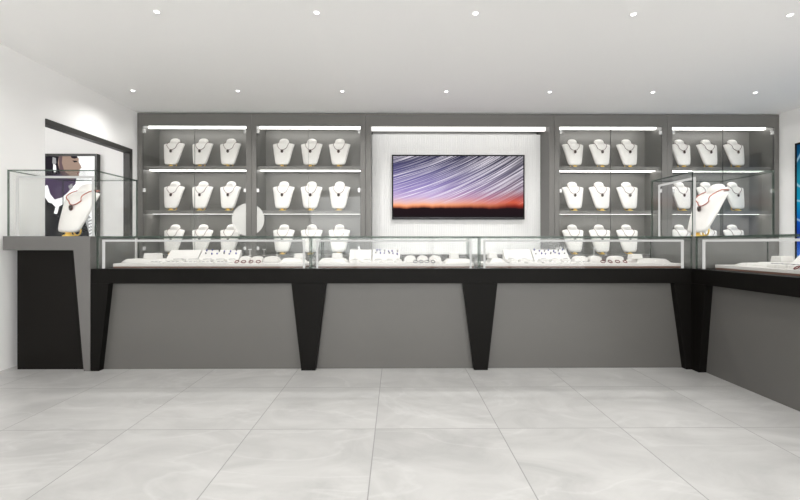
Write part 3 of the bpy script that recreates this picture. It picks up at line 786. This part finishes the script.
plinth(R4, 3.00, SM+.03, .17, .24, .030, 'second from the corner'); block(R4, 3.02, SM+.08, .09, .10, .042, BZ+.0307, 'on the second riser')
slant(R4, 2.83, SM+.06, .13, .10, 'first from the corner'); slant(R4, 2.66, SM+.06, .17, .10, 'with bracelets before it'); slant(R4, 2.46, SM+.06, .19, .10, 'nearest the viewer')
for k, u in enumerate((2.86, 2.78, 2.70, 2.62)): pad(R4, u, SM-.10, .065, .10, .024, k)
ringrow(R4, [2.62, 2.575, 2.53, 2.485], SV0+.025, M['maroon'], 'maroon', 'rings in the side case')
for k, u in enumerate((2.28, 2.18, 2.08)): cushion(R4, u, SM, .085, .056, k)

# ------------------------------------------------------------------ posters
# the tall framed picture in the room beyond: dark-haired woman in profile with a white ribbon collar
PY = 5.36
PX1 = U(97.2, PY); PX0 = PX1-.92; PZ1 = ZZ(153.8, -3.8, PY); PZ0 = .35
t = empty('framed_poster', ((PX0+PX1)/2, PY, 0), 'tall framed poster of a dark-haired person in profile, beyond the left doorway', 'poster')
def A(px, py): return (U(px, PY)-(PX0+PX1)/2, ZZ(py, -4.1, PY))
hw = (PX1-PX0)/2; fb = .03
bm = bmesh.new()
bm_box(bm, -hw, hw, .01, .055, PZ0, PZ1); bm_box(bm, -hw, hw, -.004, .01, PZ1-fb, PZ1); bm_box(bm, -hw, hw, -.004, .01, PZ0, PZ0+fb)
bm_box(bm, -hw, -hw+fb, -.004, .01, PZ0+fb, PZ1-fb); bm_box(bm, hw-fb, hw, -.004, .01, PZ0+fb, PZ1-fb)
obj('frame', bm, M['frame'], t)
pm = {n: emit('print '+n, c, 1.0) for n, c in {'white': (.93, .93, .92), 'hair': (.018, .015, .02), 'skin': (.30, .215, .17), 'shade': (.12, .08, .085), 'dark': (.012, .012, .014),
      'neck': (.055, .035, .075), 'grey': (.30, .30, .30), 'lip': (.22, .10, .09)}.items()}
layers = [
 ('white', [(20, 156), (95.2, 156), (95.2, 300), (20, 300)]),
 ('dark', [(20, 156), (66, 156), (62, 170), (58, 182), (50, 188), (48, 200), (56, 208), (66, 202), (76, 206), (84, 215), (90, 228), (95.2, 240), (95.2, 300), (20, 300)]),
 ('hair', [(20, 156), (72, 156), (66, 162), (60, 168), (57, 180), (48, 190), (20, 196)]),
 ('neck', [(44.8, 176), (60, 174), (76, 178), (75, 184), (70, 189), (65, 196), (55, 200), (49, 196), (44.8, 184)]),
 ('skin', [(58.5, 156), (76, 156), (78.5, 158.5), (78.3, 162), (80.5, 165.5), (81.2, 167.8), (79, 169.5), (79.6, 171.8), (78.4, 173.5), (78.6, 175.6), (76.5, 178), (71, 179.5), (63, 176), (59, 170), (57.5, 163)]),
 ('shade', [(58.5, 156), (62, 156), (61.5, 163), (64, 171), (71, 177), (76, 178), (71, 180), (63, 177), (59, 171)]),
 ('hair', [(70.5, 156), (76.5, 156), (77.6, 157.6), (74, 158.6), (71, 157.8)]),
 ('dark', [(72, 160.4), (76.4, 160.8), (77.2, 161.8), (74, 162.3)]),
 ('lip', [(76.8, 172.2), (79.4, 171.9), (78.6, 173.4), (78.5, 174.6), (76.6, 173.6)]),
 ('grey', [(52.4, 157), (55.6, 158), (56, 163), (54, 166), (52, 163)]),
 ('white', [(53.2, 164), (55.6, 165), (56.2, 171), (54.4, 172.6), (52.8, 170)]),
 ('white', [(44, 186), (47.4, 185), (50, 194), (54.5, 199.5), (61, 198.5), (67, 193), (71, 190), (70.5, 194), (63, 202), (55.5, 204), (48.5, 202.5), (44.5, 197)]),
 ('white', [(55, 200), (59, 198), (58.6, 208), (57, 214), (53.6, 213.4), (55.6, 206)]),
 ('grey', [(68, 186), (72, 183.4), (72.8, 188), (70, 190)]),
 ('grey', [(84, 216), (88, 214), (94, 222), (95.2, 232), (90, 238)]),
]
for k in range(6): layers.append(('white', [(88+.2*k, 219+3.2*k), (94, 216.5+3.2*k), (94.2, 218.2+3.2*k), (88.4+.2*k, 220.6+3.2*k)]))
bm = bmesh.new(); order = list(pm)
for li, (mn, pts) in enumerate(layers):
    y = .0098-.0006*(li+1) if li < 12 else .0098-.0006*13
    q = [A(*p) for p in pts]
    q = [(min(max(x, -hw+fb), hw-fb), min(max(z, PZ0+fb), PZ1-fb)) for x, z in q]
    vs = [bm.verts.new((x, y, z)) for x, z in q]
    f = bm.faces.new(vs); f.material_index = order.index(mn)
    f.normal_update()
    if f.normal.y > 0: f.normal_flip()
bmesh.ops.triangulate(bm, faces=bm.faces[:])
obj('print', bm, list(pm.values()), t)
# blue lightbox on the right wall
BY1 = DEP(794.8, XR-.03); BY0 = BY1-1.15; BZ1 = ZZ(143.6, XR, BY1); BZ0_ = .42
t = empty('lightbox_poster', (0, 0, 0), 'tall blue backlit poster with thin black frame on the right wall', 'poster')
bm = bmesh.new()
bm_box(bm, XR-.022, XR-.001, BY0, BY1, BZ0_, BZ1)
for a in ((BY0, BY0+.022, BZ0_, BZ1), (BY1-.022, BY1, BZ0_, BZ1), (BY0+.022, BY1-.022, BZ0_, BZ0_+.022), (BY0+.022, BY1-.022, BZ1-.022, BZ1)):
    bm_box(bm, XR-.03, XR-.022, *a)
obj('frame', bm, M['bezel'], t)
bm = bmesh.new(); bm_box(bm, XR-.026, XR-.0225, BY0+.022, BY1-.022, BZ0_+.022, BZ1-.022); obj('print', bm, M['blueposter'], t)

# ------------------------------------------------------------------ white world light as frontal fill, through the added window behind the camera
w = bpy.data.worlds.new('daylight'); sc.world = w; w.use_nodes = True
bg = w.node_tree.nodes['Background']; bg.inputs['Color'].default_value = (1, .996, .990, 1); bg.inputs['Strength'].default_value = 3.7
ld = bpy.data.lights.new('fill_window_portal', 'AREA'); ld.shape = 'RECTANGLE'; ld.size = 6.8; ld.size_y = 2.25; ld.cycles.is_portal = True
lo = bpy.data.objects.new('fill_window_portal', ld); COL.objects.link(lo); lo.location = (.8, YREAR-.05, 1.275); lo.rotation_euler = (PI/2, 0, 0)
bm = bmesh.new()
for k in range(5):
    x = -2.6+6.8*k/4; bm_box(bm, max(x-.03, -2.6), min(x+.03, 4.2), YREAR-.08, YREAR-.02, .15, 2.4)
structure(obj('fill_window_1', bm, M['frame']))

# ------------------------------------------------------------------ camera
cam = bpy.data.cameras.new('camera'); co = bpy.data.objects.new('camera', cam); COL.objects.link(co)
co.location = (0, 0, 1.0); co.rotation_euler = (PI/2, 0, -math.atan(T))
cam.sensor_width = 36; cam.lens = F/800*36; cam.shift_x = 0; cam.shift_y = -(250-HY)/800
cam.clip_start = .05; sc.camera = co
sc.view_settings.view_transform = 'Standard'; sc.view_settings.look = 'None'; sc.view_settings.gamma = 1
sc.view_settings.use_curve_mapping = False; sc.view_settings.exposure = 0.42
sc.cycles.transparent_max_bounces = 40; sc.cycles.max_bounces = 16; sc.cycles.diffuse_bounces = 12
sc.cycles.use_denoising = True
sc.cycles.sample_clamp_indirect = 6
